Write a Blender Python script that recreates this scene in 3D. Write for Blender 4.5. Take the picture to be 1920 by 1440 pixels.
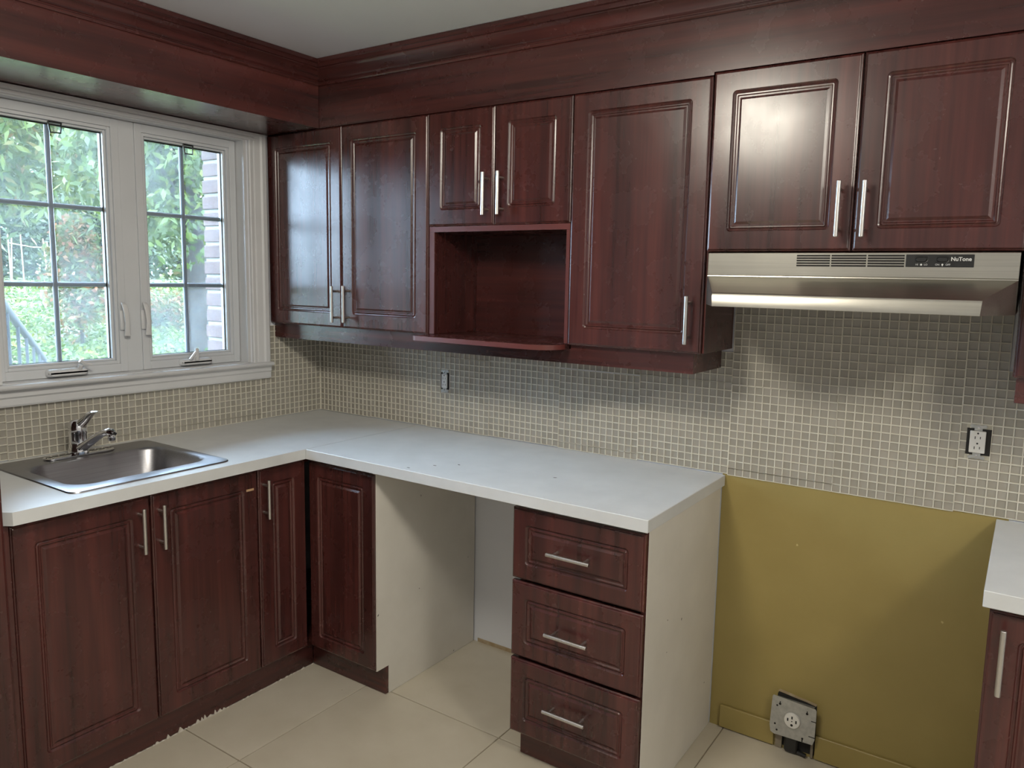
import bpy, bmesh, math, random
from mathutils import Vector, Matrix
random.seed(7)
sc = bpy.context.scene
COL = sc.collection
for o in list(bpy.data.objects): bpy.data.objects.remove(o, do_unlink=True)

# ------------------------------------------------------------------ camera
cd = bpy.data.cameras.new('camera'); cam = bpy.data.objects.new('camera', cd); COL.objects.link(cam)
YAW, PITCH, ROLL, F = 0.5827, -0.1244, 0.0211, 1421.2
fwd = Vector((-math.sin(YAW)*math.cos(PITCH), math.cos(YAW)*math.cos(PITCH), math.sin(PITCH)))
rgt = Vector((math.cos(YAW), math.sin(YAW), 0)); up = rgt.cross(fwd)
r2 = math.cos(ROLL)*rgt + math.sin(ROLL)*up; u2 = -math.sin(ROLL)*rgt + math.cos(ROLL)*up
M = Matrix((r2, u2, -fwd)).transposed().to_4x4(); M.translation = Vector((2.8801, -2.501, 1.5637))
cam.matrix_world = M
CAMLOC = M.translation.copy()
cd.sensor_fit = 'HORIZONTAL'; cd.sensor_width = 36; cd.lens = 36*F/1920
cd.shift_x = -35.6/1920; cd.shift_y = -16.8/1920
cd.clip_start = 0.02; cd.clip_end = 300
sc.camera = cam
# ------------------------------------------------------------------ world, sun, exposure
w = bpy.data.worlds.new('overcast_sky'); sc.world = w; w.use_nodes = True
nt = w.node_tree; bg = nt.nodes['Background']
bg.inputs[0].default_value = (0.57, 0.76, 1.0, 1); bg.inputs[1].default_value = 15.0
LAMP_STRENGTH = 33.0
LAMP_COLOR = (1.0, 0.93, 0.79)
vs = sc.view_settings
vs.view_transform = 'Standard'; vs.look = 'None'; vs.exposure = 0.90; vs.gamma = 1.0; vs.use_curve_mapping = False
sc.cycles.caustics_reflective = False; sc.cycles.caustics_refractive = False; sc.cycles.sample_clamp_indirect = 0.9

# ------------------------------------------------------------------ helpers
class MB:
    def __init__(s): s.v = []; s.f = []
    def add(s, vs_, fs):
        n = len(s.v); s.v += [tuple(p) for p in vs_]; s.f += [tuple(i+n for i in f) for f in fs]; return s
    def box(s, x0, x1, y0, y1, z0, z1):
        if x0 > x1: x0, x1 = x1, x0
        if y0 > y1: y0, y1 = y1, y0
        if z0 > z1: z0, z1 = z1, z0
        return s.add([(x0,y0,z0),(x1,y0,z0),(x1,y1,z0),(x0,y1,z0),(x0,y0,z1),(x1,y0,z1),(x1,y1,z1),(x0,y1,z1)],
                     [(3,2,1,0),(4,5,6,7),(0,1,5,4),(1,2,6,5),(2,3,7,6),(3,0,4,7)])
    def bbox(s, x0, x1, y0, y1, z0, z1, b=0.002, seg=1):
        bm = bmesh.new(); m = MB().box(x0,x1,y0,y1,z0,z1)
        vv = [bm.verts.new(p) for p in m.v]
        for f in m.f: bm.faces.new([vv[i] for i in f])
        bmesh.ops.bevel(bm, geom=list(bm.edges), offset=b, segments=seg, affect='EDGES', profile=0.5)
        bm.verts.index_update()
        s.add([tuple(q.co) for q in bm.verts], [tuple(q.index for q in f.verts) for f in bm.faces]); bm.free(); return s
    def tube(s, pts, r, n=8, cap=True):
        pts = [Vector(p) for p in pts]; rr = r if isinstance(r, (list, tuple)) else [r]*len(pts)
        base = len(s.v); prev = None
        for i, p in enumerate(pts):
            t = (pts[min(i+1, len(pts)-1)] - pts[max(i-1, 0)]).normalized()
            if prev is None:
                a = Vector((0,0,1)) if abs(t.z) < 0.9 else Vector((1,0,0)); e = t.cross(a).normalized()
            else:
                e = (prev - t*prev.dot(t)).normalized()
            prev = e; g = t.cross(e)
            for k in range(n):
                a = 2*math.pi*k/n; s.v.append(tuple(p + (e*math.cos(a) + g*math.sin(a))*rr[i]))
        for i in range(len(pts)-1):
            for k in range(n):
                a, b = base+i*n+k, base+i*n+(k+1) % n
                s.f.append((a, b, b+n, a+n))
        if cap:
            s.f.append(tuple(base+k for k in reversed(range(n)))); e0 = base+(len(pts)-1)*n
            s.f.append(tuple(e0+k for k in range(n)))
        return s
    def lathe(s, c, prof, n=24, axis='z'):
        base = len(s.v); c = Vector(c)
        for (r, h) in prof:
            for k in range(n):
                a = 2*math.pi*k/n
                d = Vector((r*math.cos(a), r*math.sin(a), h)) if axis == 'z' else (Vector((r*math.cos(a), -h, r*math.sin(a))) if axis == 'y' else Vector((h, r*math.cos(a), r*math.sin(a))))
                s.v.append(tuple(c+d))
        for i in range(len(prof)-1):
            for k in range(n):
                a, b = base+i*n+k, base+i*n+(k+1) % n
                s.f.append((a, b, b+n, a+n))
        s.f.append(tuple(base+k for k in reversed(range(n)))); e0 = base+(len(prof)-1)*n
        s.f.append(tuple(e0+k for k in range(n)))
        return s
    def prism(s, poly, h0, h1, axis='z'):
        n = len(poly); mk = {'z': lambda p,h: (p[0],p[1],h), 'y': lambda p,h: (p[0],h,p[1]), 'x': lambda p,h: (h,p[0],p[1])}[axis]
        return s.add([mk(p,h0) for p in poly]+[mk(p,h1) for p in poly],
              [tuple(reversed(range(n))), tuple(range(n,2*n))]+[(i,(i+1)%n,(i+1)%n+n,i+n) for i in range(n)])
    def loft(s, loops, cap0=True, cap1=True):
        n = len(loops[0]); base = len(s.v)
        for L in loops: s.v += [tuple(p) for p in L]
        for i in range(len(loops)-1):
            for k in range(n):
                a, b = base+i*n+k, base+i*n+(k+1)%n
                s.f.append((a,b,b+n,a+n))
        if cap0: s.f.append(tuple(base+k for k in reversed(range(n))))
        if cap1: s.f.append(tuple(base+(len(loops)-1)*n+k for k in range(n)))
        return s

def rrect(x0, x1, y0, y1, r, seg=4):
    r = max(r, 1e-5); P = []
    for cx, cy, a0 in ((x1-r,y0+r,-90),(x1-r,y1-r,0),(x0+r,y1-r,90),(x0+r,y0+r,180)):
        for k in range(seg+1):
            a = math.radians(a0+90*k/seg); P.append((cx+r*math.cos(a), cy+r*math.sin(a)))
    return P

def base_of(o):
    b = Vector((0,0,0)); p = o
    while p is not None: b += Vector(p.location); p = p.parent
    return b

def obj(name, mb, mat, parent=None, smooth=None, fix=True):
    me = bpy.data.meshes.new(name)
    b = base_of(parent) if parent else Vector((0,0,0))
    if parent is None and mb.v:
        xs = [p[0] for p in mb.v]; ys = [p[1] for p in mb.v]; zs = [p[2] for p in mb.v]
        b = Vector(((min(xs)+max(xs))/2, (min(ys)+max(ys))/2, min(zs)))
    me.from_pydata([(p[0]-b.x, p[1]-b.y, p[2]-b.z) for p in mb.v], [], mb.f)
    if fix:
        bm = bmesh.new(); bm.from_mesh(me); bmesh.ops.recalc_face_normals(bm, faces=bm.faces); bm.to_mesh(me); bm.free()
    if smooth is not None:
        me.polygons.foreach_set('use_smooth', [True]*len(me.polygons)); me.set_sharp_from_angle(angle=math.radians(smooth))
    me.materials.append(mat); me.update()
    o = bpy.data.objects.new(name, me); COL.objects.link(o)
    if parent: o.parent = parent
    else: o.location = b
    return o

def tag(o, label=None, cat=None, group=None, kind=None):
    if label: o['label'] = label
    if cat: o['category'] = cat
    if group: o['group'] = group
    if kind: o['kind'] = kind
    return o
def thing(name, loc, label, cat, group=None, kind=None):
    o = bpy.data.objects.new(name, None); COL.objects.link(o); o.location = loc; o.empty_display_size = 0.05
    return tag(o, label, cat, group, kind)

# ------------------------------------------------------------------ materials
def newmat(name):
    m = bpy.data.materials.new(name); m.use_nodes = True; n = m.node_tree.nodes; l = m.node_tree.links
    return m, n, l, n['Principled BSDF']
def ramp(n, stops):
    r = n.new('ShaderNodeValToRGB'); e = r.color_ramp.elements
    e[0].position, e[0].color = stops[0][0], (*stops[0][1], 1); e[1].position, e[1].color = stops[-1][0], (*stops[-1][1], 1)
    for p, c in stops[1:-1]:
        x = e.new(p); x.color = (*c, 1)
    return r
def coords(n, l, scale, rnd=True):
    tc = n.new('ShaderNodeTexCoord'); mp = n.new('ShaderNodeMapping'); mp.inputs['Scale'].default_value = scale
    if rnd:
        oi = n.new('ShaderNodeObjectInfo'); mu = n.new('ShaderNodeVectorMath'); mu.operation = 'MULTIPLY_ADD'
        cm = n.new('ShaderNodeCombineXYZ')
        for i in range(3): l.new(oi.outputs['Random'], cm.inputs[i])
        mu.inputs[1].default_value = (7.3, 5.1, 3.7)
        l.new(cm.outputs[0], mu.inputs[0]); l.new(tc.outputs['Object'], mu.inputs[2]); l.new(mu.outputs[0], mp.inputs[0])
    else: l.new(tc.outputs['Object'], mp.inputs[0])
    return mp
def noise(n, l, vec, scale, detail=4, rough=0.55, dist=0.0):
    t = n.new('ShaderNodeTexNoise'); t.inputs['Scale'].default_value = scale; t.inputs['Detail'].default_value = detail
    t.inputs['Roughness'].default_value = rough; t.inputs['Distortion'].default_value = dist; l.new(vec.outputs[0], t.inputs['Vector']); return t
def bump(n, l, h, p, strength, dist=0.002):
    b = n.new('ShaderNodeBump'); b.inputs['Strength'].default_value = strength; b.inputs['Distance'].default_value = dist
    l.new(h, b.inputs['Height']); l.new(b.outputs[0], p.inputs['Normal']); return b

def mat_plain(name, c0, c1, rough=0.5, scale=6, metal=0.0, bs=0.0, bscale=200, spec=0.5, specks=None, sp_scale=14, sp_size=0.05):
    m, n, l, p = newmat(name); mp = coords(n, l, (1,1,1)); t = noise(n, l, mp, scale, 4)
    r = ramp(n, [(0.3, c0), (0.7, c1)]); l.new(t.outputs['Fac'], r.inputs[0]); out = r.outputs[0]
    if specks:
        v = n.new('ShaderNodeTexVoronoi'); v.inputs['Scale'].default_value = sp_scale
        wn = noise(n, l, mp, sp_scale*2.5, 2); ad = n.new('ShaderNodeVectorMath'); ad.operation = 'MULTIPLY_ADD'
        ad.inputs[1].default_value = (0.06,0.06,0.06); l.new(wn.outputs['Color'], ad.inputs[0]); l.new(mp.outputs[0], ad.inputs[2]); l.new(ad.outputs[0], v.inputs['Vector'])
        lt = n.new('ShaderNodeMath'); lt.operation = 'LESS_THAN'; lt.inputs[1].default_value = sp_size; l.new(v.outputs['Distance'], lt.inputs[0])
        mx = n.new('ShaderNodeMix'); mx.data_type = 'RGBA'; l.new(lt.outputs[0], mx.inputs[0]); l.new(out, mx.inputs[6]); mx.inputs[7].default_value = (*specks, 1); out = mx.outputs[2]
    l.new(out, p.inputs['Base Color']); p.inputs['Roughness'].default_value = rough; p.inputs['Metallic'].default_value = metal
    p.inputs['Specular IOR Level'].default_value = spec
    if bs:
        b = noise(n, l, mp, bscale, 2); bump(n, l, b.outputs['Fac'], p, bs)
    return m

def mat_wood(name, axis):
    m, n, l, p = newmat(name)
    s = [9.0, 9.0, 9.0]; s['xyz'.index(axis)] = 0.55
    mp = coords(n, l, tuple(s)); t = noise(n, l, mp, 1.3, 5, 0.55, 0.15)
    s2 = [34.0]*3; s2['xyz'.index(axis)] = 1.0
    mp2 = coords(n, l, tuple(s2)); t2 = noise(n, l, mp2, 1.5, 3)
    r = ramp(n, [(0.28, (0.035,0.0098,0.0088)), (0.5, (0.062,0.0165,0.0145)), (0.75, (0.094,0.0255,0.0215))]); l.new(t.outputs['Fac'], r.inputs[0])
    r2_ = ramp(n, [(0.3, (0.62,0.62,0.63)), (0.7, (1.26,1.22,1.2))]); l.new(t2.outputs['Fac'], r2_.inputs[0])
    mx = n.new('ShaderNodeMix'); mx.data_type = 'RGBA'; mx.blend_type = 'MULTIPLY'; mx.inputs[0].default_value = 1
    l.new(r.outputs[0], mx.inputs[6]); l.new(r2_.outputs[0], mx.inputs[7]); l.new(mx.outputs[2], p.inputs['Base Color'])
    mp3 = coords(n, l, (1,1,1)); t3 = noise(n, l, mp3, 7, 5, 0.6)
    rr = n.new('ShaderNodeMapRange'); rr.inputs['From Min'].default_value = 0.3; rr.inputs['From Max'].default_value = 0.7
    rr.inputs['To Min'].default_value = 0.23; rr.inputs['To Max'].default_value = 0.31; l.new(t3.outputs['Fac'], rr.inputs[0]); l.new(rr.outputs[0], p.inputs['Roughness'])
    p.inputs['Specular IOR Level'].default_value = 0.55
    p.inputs['Coat Weight'].default_value = 0.24; p.inputs['Coat Roughness'].default_value = 0.22
    return m

def mat_brushed(name, col, rough, axis='x', sc_=1.0):
    m, n, l, p = newmat(name); s = [260.0*sc_]*3; s['xyz'.index(axis)] = 3.0
    mp = coords(n, l, tuple(s)); t = noise(n, l, mp, 1, 3)
    r = ramp(n, [(0.3, tuple(c*0.86 for c in col)), (0.7, col)]); l.new(t.outputs['Fac'], r.inputs[0]); l.new(r.outputs[0], p.inputs['Base Color'])
    p.inputs['Metallic'].default_value = 1; p.inputs['Roughness'].default_value = rough
    mp2 = coords(n, l, (1,1,1)); t2 = noise(n, l, mp2, 6, 4)
    rr = n.new('ShaderNodeMapRange'); rr.inputs['To Min'].default_value = rough*0.8; rr.inputs['To Max'].default_value = rough*1.25
    l.new(t2.outputs['Fac'], rr.inputs[0]); l.new(rr.outputs[0], p.inputs['Roughness'])
    bump(n, l, t.outputs['Fac'], p, 0.05, 0.0005)
    return m

def mat_tile():
    m, n, l, p = newmat('glass_tile'); g = n.new('ShaderNodeNewGeometry'); oi = n.new('ShaderNodeObjectInfo')
    ad = n.new('ShaderNodeMath'); ad.operation = 'ADD'; l.new(g.outputs['Random Per Island'], ad.inputs[0]); l.new(oi.outputs['Random'], ad.inputs[1])
    fr = n.new('ShaderNodeMath'); fr.operation = 'FRACT'; l.new(ad.outputs[0], fr.inputs[0])
    r = ramp(n, [(0, (0.335,0.315,0.27)), (0.5, (0.365,0.345,0.30)), (1, (0.40,0.375,0.33))]); l.new(fr.outputs[0], r.inputs[0]); l.new(r.outputs[0], p.inputs['Base Color'])
    p.inputs['Roughness'].default_value = 0.22; p.inputs['Specular IOR Level'].default_value = 0.5
    return m

def mat_glass():
    m, n, l, p = newmat('window_glass'); out = n['Material Output']
    tr = n.new('ShaderNodeBsdfTransparent'); tr.inputs[0].default_value = (0.97,0.99,0.985,1)
    gl = n.new('ShaderNodeBsdfGlossy'); gl.inputs['Roughness'].default_value = 0.02
    fz = n.new('ShaderNodeFresnel'); fz.inputs[0].default_value = 1.45
    m1 = n.new('ShaderNodeMixShader'); l.new(fz.outputs[0], m1.inputs[0]); l.new(tr.outputs[0], m1.inputs[1]); l.new(gl.outputs[0], m1.inputs[2])
    tl = n.new('ShaderNodeBsdfTranslucent'); tl.inputs[0].default_value = (0.9,0.95,1.0,1)
    mp = coords(n, l, (1,1,1)); t = noise(n, l, mp, 3.0, 3)
    rr = n.new('ShaderNodeMapRange'); rr.inputs['From Min'].default_value = 0.35; rr.inputs['From Max'].default_value = 0.75; rr.inputs['To Min'].default_value = 0.012; rr.inputs['To Max'].default_value = 0.05
    l.new(t.outputs['Fac'], rr.inputs[0])
    m2 = n.new('ShaderNodeMixShader'); l.new(rr.outputs[0], m2.inputs[0]); l.new(m1.outputs[0], m2.inputs[1]); l.new(tl.outputs[0], m2.inputs[2])
    l.new(m2.outputs[0], out.inputs[0]); n.remove(p)
    return m

def mat_leaf(name, stops, trans=0.35):
    m, n, l, p = newmat(name); g = n.new('ShaderNodeNewGeometry')
    r = ramp(n, stops); l.new(g.outputs['Random Per Island'], r.inputs[0]); l.new(r.outputs[0], p.inputs['Base Color']); p.inputs['Roughness'].default_value = 0.55
    tl = n.new('ShaderNodeBsdfTranslucent'); l.new(r.outputs[0], tl.inputs[0]); mx = n.new('ShaderNodeMixShader'); mx.inputs[0].default_value = trans
    l.new(p.outputs[0], mx.inputs[1]); l.new(tl.outputs[0], mx.inputs[2]); l.new(mx.outputs[0], n['Material Output'].inputs[0])
    return m

WV, WX, WY = mat_wood('mahogany_vertical','z'), mat_wood('mahogany_along_x','x'), mat_wood('mahogany_along_y','y')
M_EDGE = mat_plain('mahogany_edge_band', (0.095,0.021,0.017), (0.13,0.029,0.024), 0.4)
M_WHITEPANEL = mat_plain('white_melamine', (0.68,0.655,0.60), (0.74,0.715,0.66), 0.45, specks=(0.10,0.09,0.08), sp_scale=9, sp_size=0.035)
M_COUNTER = mat_plain('speckled_laminate', (0.63,0.65,0.665), (0.70,0.72,0.735), 0.33, scale=9, specks=(0.40,0.36,0.27), sp_scale=260, sp_size=0.16, bs=0.05, bscale=400)
M_DENT = mat_plain('dark_chip', (0.06,0.05,0.045), (0.09,0.08,0.07), 0.7)
M_STEEL = mat_brushed('brushed_nickel', (0.72,0.70,0.67), 0.3, 'z')
M_HOOD = mat_brushed('stainless_hood', (0.54,0.52,0.46), 0.30, 'x')
M_SINK = mat_brushed('stainless_sink', (0.40,0.40,0.425), 0.36, 'y')
M_CHROME = mat_plain('chrome', (0.80,0.80,0.82), (0.84,0.84,0.86), 0.06, metal=1)
M_TILE = mat_tile()
M_GROUT = mat_plain('grout', (0.74,0.71,0.62), (0.81,0.78,0.69), 0.85, scale=30)
M_WALLW = mat_plain('white_wall_paint', (0.76,0.785,0.85), (0.79,0.815,0.88), 0.6, scale=3, bs=0.08, bscale=160)
M_CEIL = mat_plain('ceiling_paint', (0.80,0.84,0.92), (0.83,0.87,0.95), 0.8, scale=2)
M_YELLOW = mat_plain('mustard_paint', (0.305,0.235,0.078), (0.34,0.265,0.092), 0.42, scale=5, bs=0.10, bscale=140, specks=(0.52,0.43,0.20), sp_scale=7, sp_size=0.03)
M_TAN = mat_plain('raw_plaster', (0.36,0.26,0.15), (0.48,0.40,0.28), 0.9, scale=40)
M_FTILE = mat_plain('cream_floor_tile', (0.53,0.48,0.385), (0.60,0.55,0.455), 0.34, scale=5, specks=(0.34,0.27,0.19), sp_scale=16, sp_size=0.022)
M_FGROUT = mat_plain('floor_grout', (0.26,0.22,0.16), (0.34,0.29,0.22), 0.9, scale=40)
M_WIN = mat_plain('white_vinyl', (0.63,0.655,0.69), (0.67,0.695,0.73), 0.35, scale=4)
M_WINPAINT = mat_plain('white_trim_paint', (0.66,0.67,0.69), (0.71,0.72,0.74), 0.3, scale=5, bs=0.05, bscale=90)
M_MUNTIN = mat_plain('grille_aluminium', (0.2880,0.3312,0.4176), (0.3168,0.3600,0.4464), 0.4)
M_BLACK = mat_plain('black_plastic', (0.010,0.010,0.010), (0.016,0.016,0.016), 0.35)
M_DARK = mat_plain('dark_void', (0.012,0.011,0.010), (0.022,0.02,0.018), 0.9)
M_WHITEPL = mat_plain('white_plastic', (0.72,0.71,0.68), (0.76,0.75,0.72), 0.3)
M_GALV = mat_plain('galvanised_steel', (0.42,0.43,0.43), (0.55,0.56,0.55), 0.42, scale=60, metal=0.75)
M_PRINT = mat_plain('white_print', (0.7,0.7,0.68), (0.75,0.75,0.73), 0.5)
M_GLASS = mat_glass()
M_BRICK = mat_plain('brick', (0.0900,0.0590,0.0562), (0.1188,0.0778,0.0720), 0.9, scale=14, bs=0.5, bscale=90)
M_MORTAR = mat_plain('mortar', (0.2160,0.2160,0.2160), (0.2736,0.2736,0.2736), 0.95, scale=50)
M_BARK = mat_plain('bark', (0.0144,0.0122,0.0094), (0.0302,0.0245,0.0187), 0.95, scale=12, bs=0.8, bscale=30)
M_IRON = mat_plain('painted_iron', (0.0130,0.0144,0.0180), (0.0216,0.0238,0.0288), 0.85)
M_STAKE = mat_plain('weathered_wood', (0.1872,0.1584,0.1152), (0.2448,0.2088,0.1584), 0.9, scale=30)
M_ROCK = mat_plain('stone', (0.16,0.145,0.13), (0.26,0.24,0.22), 0.9, scale=12, bs=0.5, bscale=20)
M_CHIP = mat_plain('bare_board', (0.42,0.26,0.14), (0.52,0.34,0.2), 0.8, scale=60)
M_PATCH = mat_plain('patched_grout', (0.40,0.38,0.31), (0.58,0.55,0.45), 0.9, scale=60)
M_CAULK = mat_plain('old_caulk', (0.50,0.46,0.40), (0.66,0.62,0.55), 0.8, scale=60)
def mat_lamp():
    m, n, l, p = newmat('lit_lamp_glass'); p.inputs['Base Color'].default_value = (0.9,0.88,0.8,1)
    p.inputs['Emission Color'].default_value = (*LAMP_COLOR, 1); p.inputs['Emission Strength'].default_value = LAMP_STRENGTH; return m
M_LAMP = mat_lamp()
def mat_ground():
    m, n, l, p = newmat('lawn'); mp = coords(n, l, (1,1,1), False); t = noise(n, l, mp, 0.5, 6, 0.65)
    r = ramp(n, [(0.35, (0.1116,0.0936,0.0684)), (0.47, (0.1080,0.1080,0.0504)), (0.6, (0.1080,0.1440,0.0324)), (0.75, (0.1440,0.1728,0.0504))]); l.new(t.outputs['Fac'], r.inputs[0]); l.new(r.outputs[0], p.inputs['Base Color'])
    p.inputs['Roughness'].default_value = 0.95; t2 = noise(n, l, mp, 25, 3); bump(n, l, t2.outputs['Fac'], p, 0.6, 0.05); return m
M_GROUND = mat_ground()
M_LEAF_PALE = mat_leaf('pale_green_leaves', [(0,(0.0391,0.0664,0.0104)),(0.5,(0.0788,0.1130,0.0190)),(0.93,(0.1331,0.1534,0.0294)),(1,(0.1961,0.1000,0.0337))])
M_LEAF_DARK = mat_leaf('dark_green_leaves', [(0,(0.0120,0.0214,0.0055)),(0.6,(0.0259,0.0435,0.0104)),(1,(0.0470,0.0664,0.0147))], 0.2)
M_LEAF_MID = mat_leaf('mid_green_leaves', [(0,(0.0232,0.0435,0.0080)),(0.6,(0.0510,0.0832,0.0128)),(1,(0.1020,0.1267,0.0214))])
M_LEAF_RED = mat_leaf('reddening_leaves', [(0,(0.0351,0.0565,0.0104)),(0.55,(0.0788,0.0931,0.0172)),(0.75,(0.1650,0.0870,0.0257)),(1,(0.2033,0.0664,0.0257))])
M_LEAF_COVER = mat_leaf('ground_cover_leaves', [(0,(0.0232,0.0496,0.0067)),(0.6,(0.0590,0.1000,0.0104)),(1,(0.1404,0.1534,0.0190))])

# ------------------------------------------------------------------ dimensions
ZC, ZC0 = 0.914, 0.876
XF, YF = 0.635, -0.630
X1, X2 = 2.044, 2.841
ZS, ZD, ZR, DU = 2.169, 1.349, 1.283, 0.290
CEIL = 2.430
RX, RY = 4.30, -4.20          # far walls of the room

# ------------------------------------------------------------------ room shell
fl = thing('floor', (2.1,-2.1,0), 'floor of large cream ceramic tiles with thin brown grout', 'floor', kind='structure')
obj('grout_bed', MB().box(-0.12, RX+0.12, RY-0.12, 0.12, -0.12, -0.004), M_FGROUT, fl)
PX, PY, OX, OY, G = 0.6142, 0.5865, 0.857, -0.5165, 0.0022
for i in range(-2, 7):
    for j in range(-8, 2):
        x0, x1 = OX+i*PX+G, OX+(i+1)*PX-G; y1, y0 = OY+j*PY-G, OY+(j-1)*PY+G
        x0, x1, y0, y1 = max(x0,0), min(x1,RX), max(y0,RY), min(y1,0)
        if x1-x0 < 0.02 or y1-y0 < 0.02: continue
        obj('tile', MB().bbox(x0,x1,y0,y1,-0.010,0.0,0.0012), M_FTILE, fl)
obj('ceiling', MB().box(-0.35, RX+0.12, RY-0.12, 0.12, CEIL, CEIL+0.15), M_CEIL)
tag(bpy.data.objects['ceiling'], 'flat pale grey painted ceiling above the wooden crown moulding', 'ceiling', kind='structure')
o = obj('wall_right', MB().box(RX, RX+0.12, RY-0.12, 0.12, -0.12, CEIL), M_WALLW); tag(o, 'plain white wall on the far right, out of view', 'wall', kind='structure')
o = obj('wall_front', MB().box(-0.12, RX, RY-0.12, RY, -0.12, CEIL), M_WALLW); tag(o, 'plain white wall behind the viewer, out of view', 'wall', kind='structure')
# ---- back wall with mosaic tiles
wb = thing('wall_back', (1.5,0,0), 'long kitchen wall with glass mosaic backsplash above mustard and white paint', 'wall', kind='structure')
obj('plaster', MB().box(-0.12, RX, 0.0, 0.12, -0.12, CEIL), M_WALLW, wb)
obj('mustard_paint', MB().box(2.0335, X2+0.03, -0.002, 0.0, 0.0, ZC+0.004), M_YELLOW, wb)
obj('bare_strip', MB().box(0.985, 1.57, -0.003, 0.0, 0.0, 0.016), M_TAN, wb)
wl = thing('wall_left', (0,-1.0,0), 'window wall with glass mosaic backsplash under the white window', 'wall', kind='structure')
WO = (-1.385, -0.395, 1.168, 2.145)      # window opening y0,y1,z0,z1
m = MB().box(-0.12,0,RY,WO[0],-0.12,CEIL).box(-0.12,0,WO[1],0.0,-0.12,CEIL).box(-0.12,0,WO[0],WO[1],-0.12,WO[2]).box(-0.12,0,WO[0],WO[1],WO[3],CEIL)
obj('plaster', m, M_WALLW, wl)

TP = 0.0262; TG = 0.0034; TD, GD = 0.0024, 0.0058
HOLES_B = [(0.770,0.816,1.076,1.176), (2.746,2.811,1.078,1.182)]
def in_back(x, z):
    zt = ZD if (x < 2.047 or x > 2.842) else 1.60
    if z > zt: return False
    for h in HOLES_B:
        if h[0] < x < h[1] and h[2] < z < h[3]: return False
    return True
def in_left(y, z):                       # y negative
    if -0.302 < y: return z < ZD
    return z < 1.099
def mosaic(parent, amax, zmax, inside, to3, score, amin=0.0):
    """sheets of 12 x 12 glass tiles, each sheet a hair out of line with the next"""
    rnd = random.Random(3); tiles = []; g = MB()
    def cell(a0,a1,z0,z1,d,mb):
        P = [to3(a0,z0,0),to3(a1,z0,0),to3(a1,z1,0),to3(a0,z1,0),to3(a0,z0,d),to3(a1,z0,d),to3(a1,z1,d),to3(a0,z1,d)]
        mb.add(P, [(4,5,6,7),(0,1,5,4),(1,2,6,5),(2,3,7,6),(3,0,4,7)])
    ncol = int((amax-amin)/TP)+1; nrow = int((zmax-ZC)/TP)+1
    offs = {}
    for c in range(ncol):
        for r in range(nrow):
            s = (c//13, r//12)
            if s not in offs: offs[s] = (rnd.uniform(-0.0010,0.0010), rnd.uniform(-0.0035,0.0035))
            da, dz = offs[s]
            a0 = amin+c*TP+da; z0 = ZC+0.002+r*TP+dz
            if r == 0: z0 = max(z0, ZC+0.001)
            ca, cz = a0+TP/2, z0+TP/2
            if not inside(ca, cz): continue
            h = TG/2
            a1, z1 = a0+TP, z0+TP
            cell(a0-0.0002,a0+h,z0,z1,GD,g); cell(a1-h,a1+0.0002,z0,z1,GD,g)
            cell(a0+h,a1-h,z0-0.0002,z0+h,GD-0.0003,g); cell(a0+h,a1-h,z1-h,z1+0.0002,GD-0.0003,g)
            tiles.append((score(ca,cz), ca, cz))
    obj('grout', g, M_GROUT, parent, fix=False)
    tiles.sort()
    half = TP/2-h+0.0003
    def tmesh(mb, ca, cz, base):
        q = half-0.0009
        P = [to3(ca+u*half, cz+v*half, 0) for u,v in ((-1,-1),(1,-1),(1,1),(-1,1))] + [to3(ca+u*half, cz+v*half, TD-0.0009) for u,v in ((-1,-1),(1,-1),(1,1),(-1,1))] + [to3(ca+u*q, cz+v*q, TD) for u,v in ((-1,-1),(1,-1),(1,1),(-1,1))]
        P = [(p[0]-base[0],p[1]-base[1],p[2]-base[2]) for p in P]
        mb.add(P, [(8,9,10,11)]+[(k,(k+1)%4,(k+1)%4+4,k+4) for k in range(4)]+[(k+4,(k+1)%4+4,(k+1)%4+8,k+8) for k in range(4)])
    one = MB(); tmesh(one, 0, 0, to3(0,0,0)); me = bpy.data.meshes.new('tile'); me.from_pydata(one.v, [], one.f); me.materials.append(M_TILE)
    bm = bmesh.new(); bm.from_mesh(me)
    bm.to_mesh(me); bm.free()
    b = base_of(parent)
    for s_, ca, cz in tiles[:300]:
        t = bpy.data.objects.new('tile', me); COL.objects.link(t); t.parent = parent; t.location = Vector(to3(ca,cz,0))-b
    rest = MB()
    for s_, ca, cz in tiles[300:]: tmesh(rest, ca, cz, (0,0,0))
    t = obj('tile_field', rest, M_TILE, parent, fix=False); t['kind'] = 'stuff'
def sc_b(x,z):
    p = (Vector((x,0,z))-CAMLOC).length
    return p + (100 if (z > 1.46 or x > 2.86 or (z > ZR-0.01 and x < 2.10)) else 0)
def sc_l(y,z):
    return (Vector((0,y,z))-CAMLOC).length + (100 if (y < -1.40 or (z > 1.28)) else 0)
mosaic(wb, 3.30, 1.60, in_back, lambda a,z,d: (a,-d,z), sc_b, amin=0.006)
mosaic(wl, 1.64, ZD+0.02, lambda a,z: in_left(-a,z), lambda a,z,d: (d,-a,z), lambda a,z: sc_l(-a,z), amin=0.006)

# ---- baseboard behind the missing stove
m = MB().bbox(2.071, 2.262, -0.013, -0.002, 0.004, 0.086, 0.002).bbox(2.397, X2+0.02, -0.013, -0.002, 0.004, 0.086, 0.002)
o = obj('baseboard_back', m, M_YELLOW); tag(o, 'mustard painted baseboard cut around the range outlet', 'baseboard', kind='structure')

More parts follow.
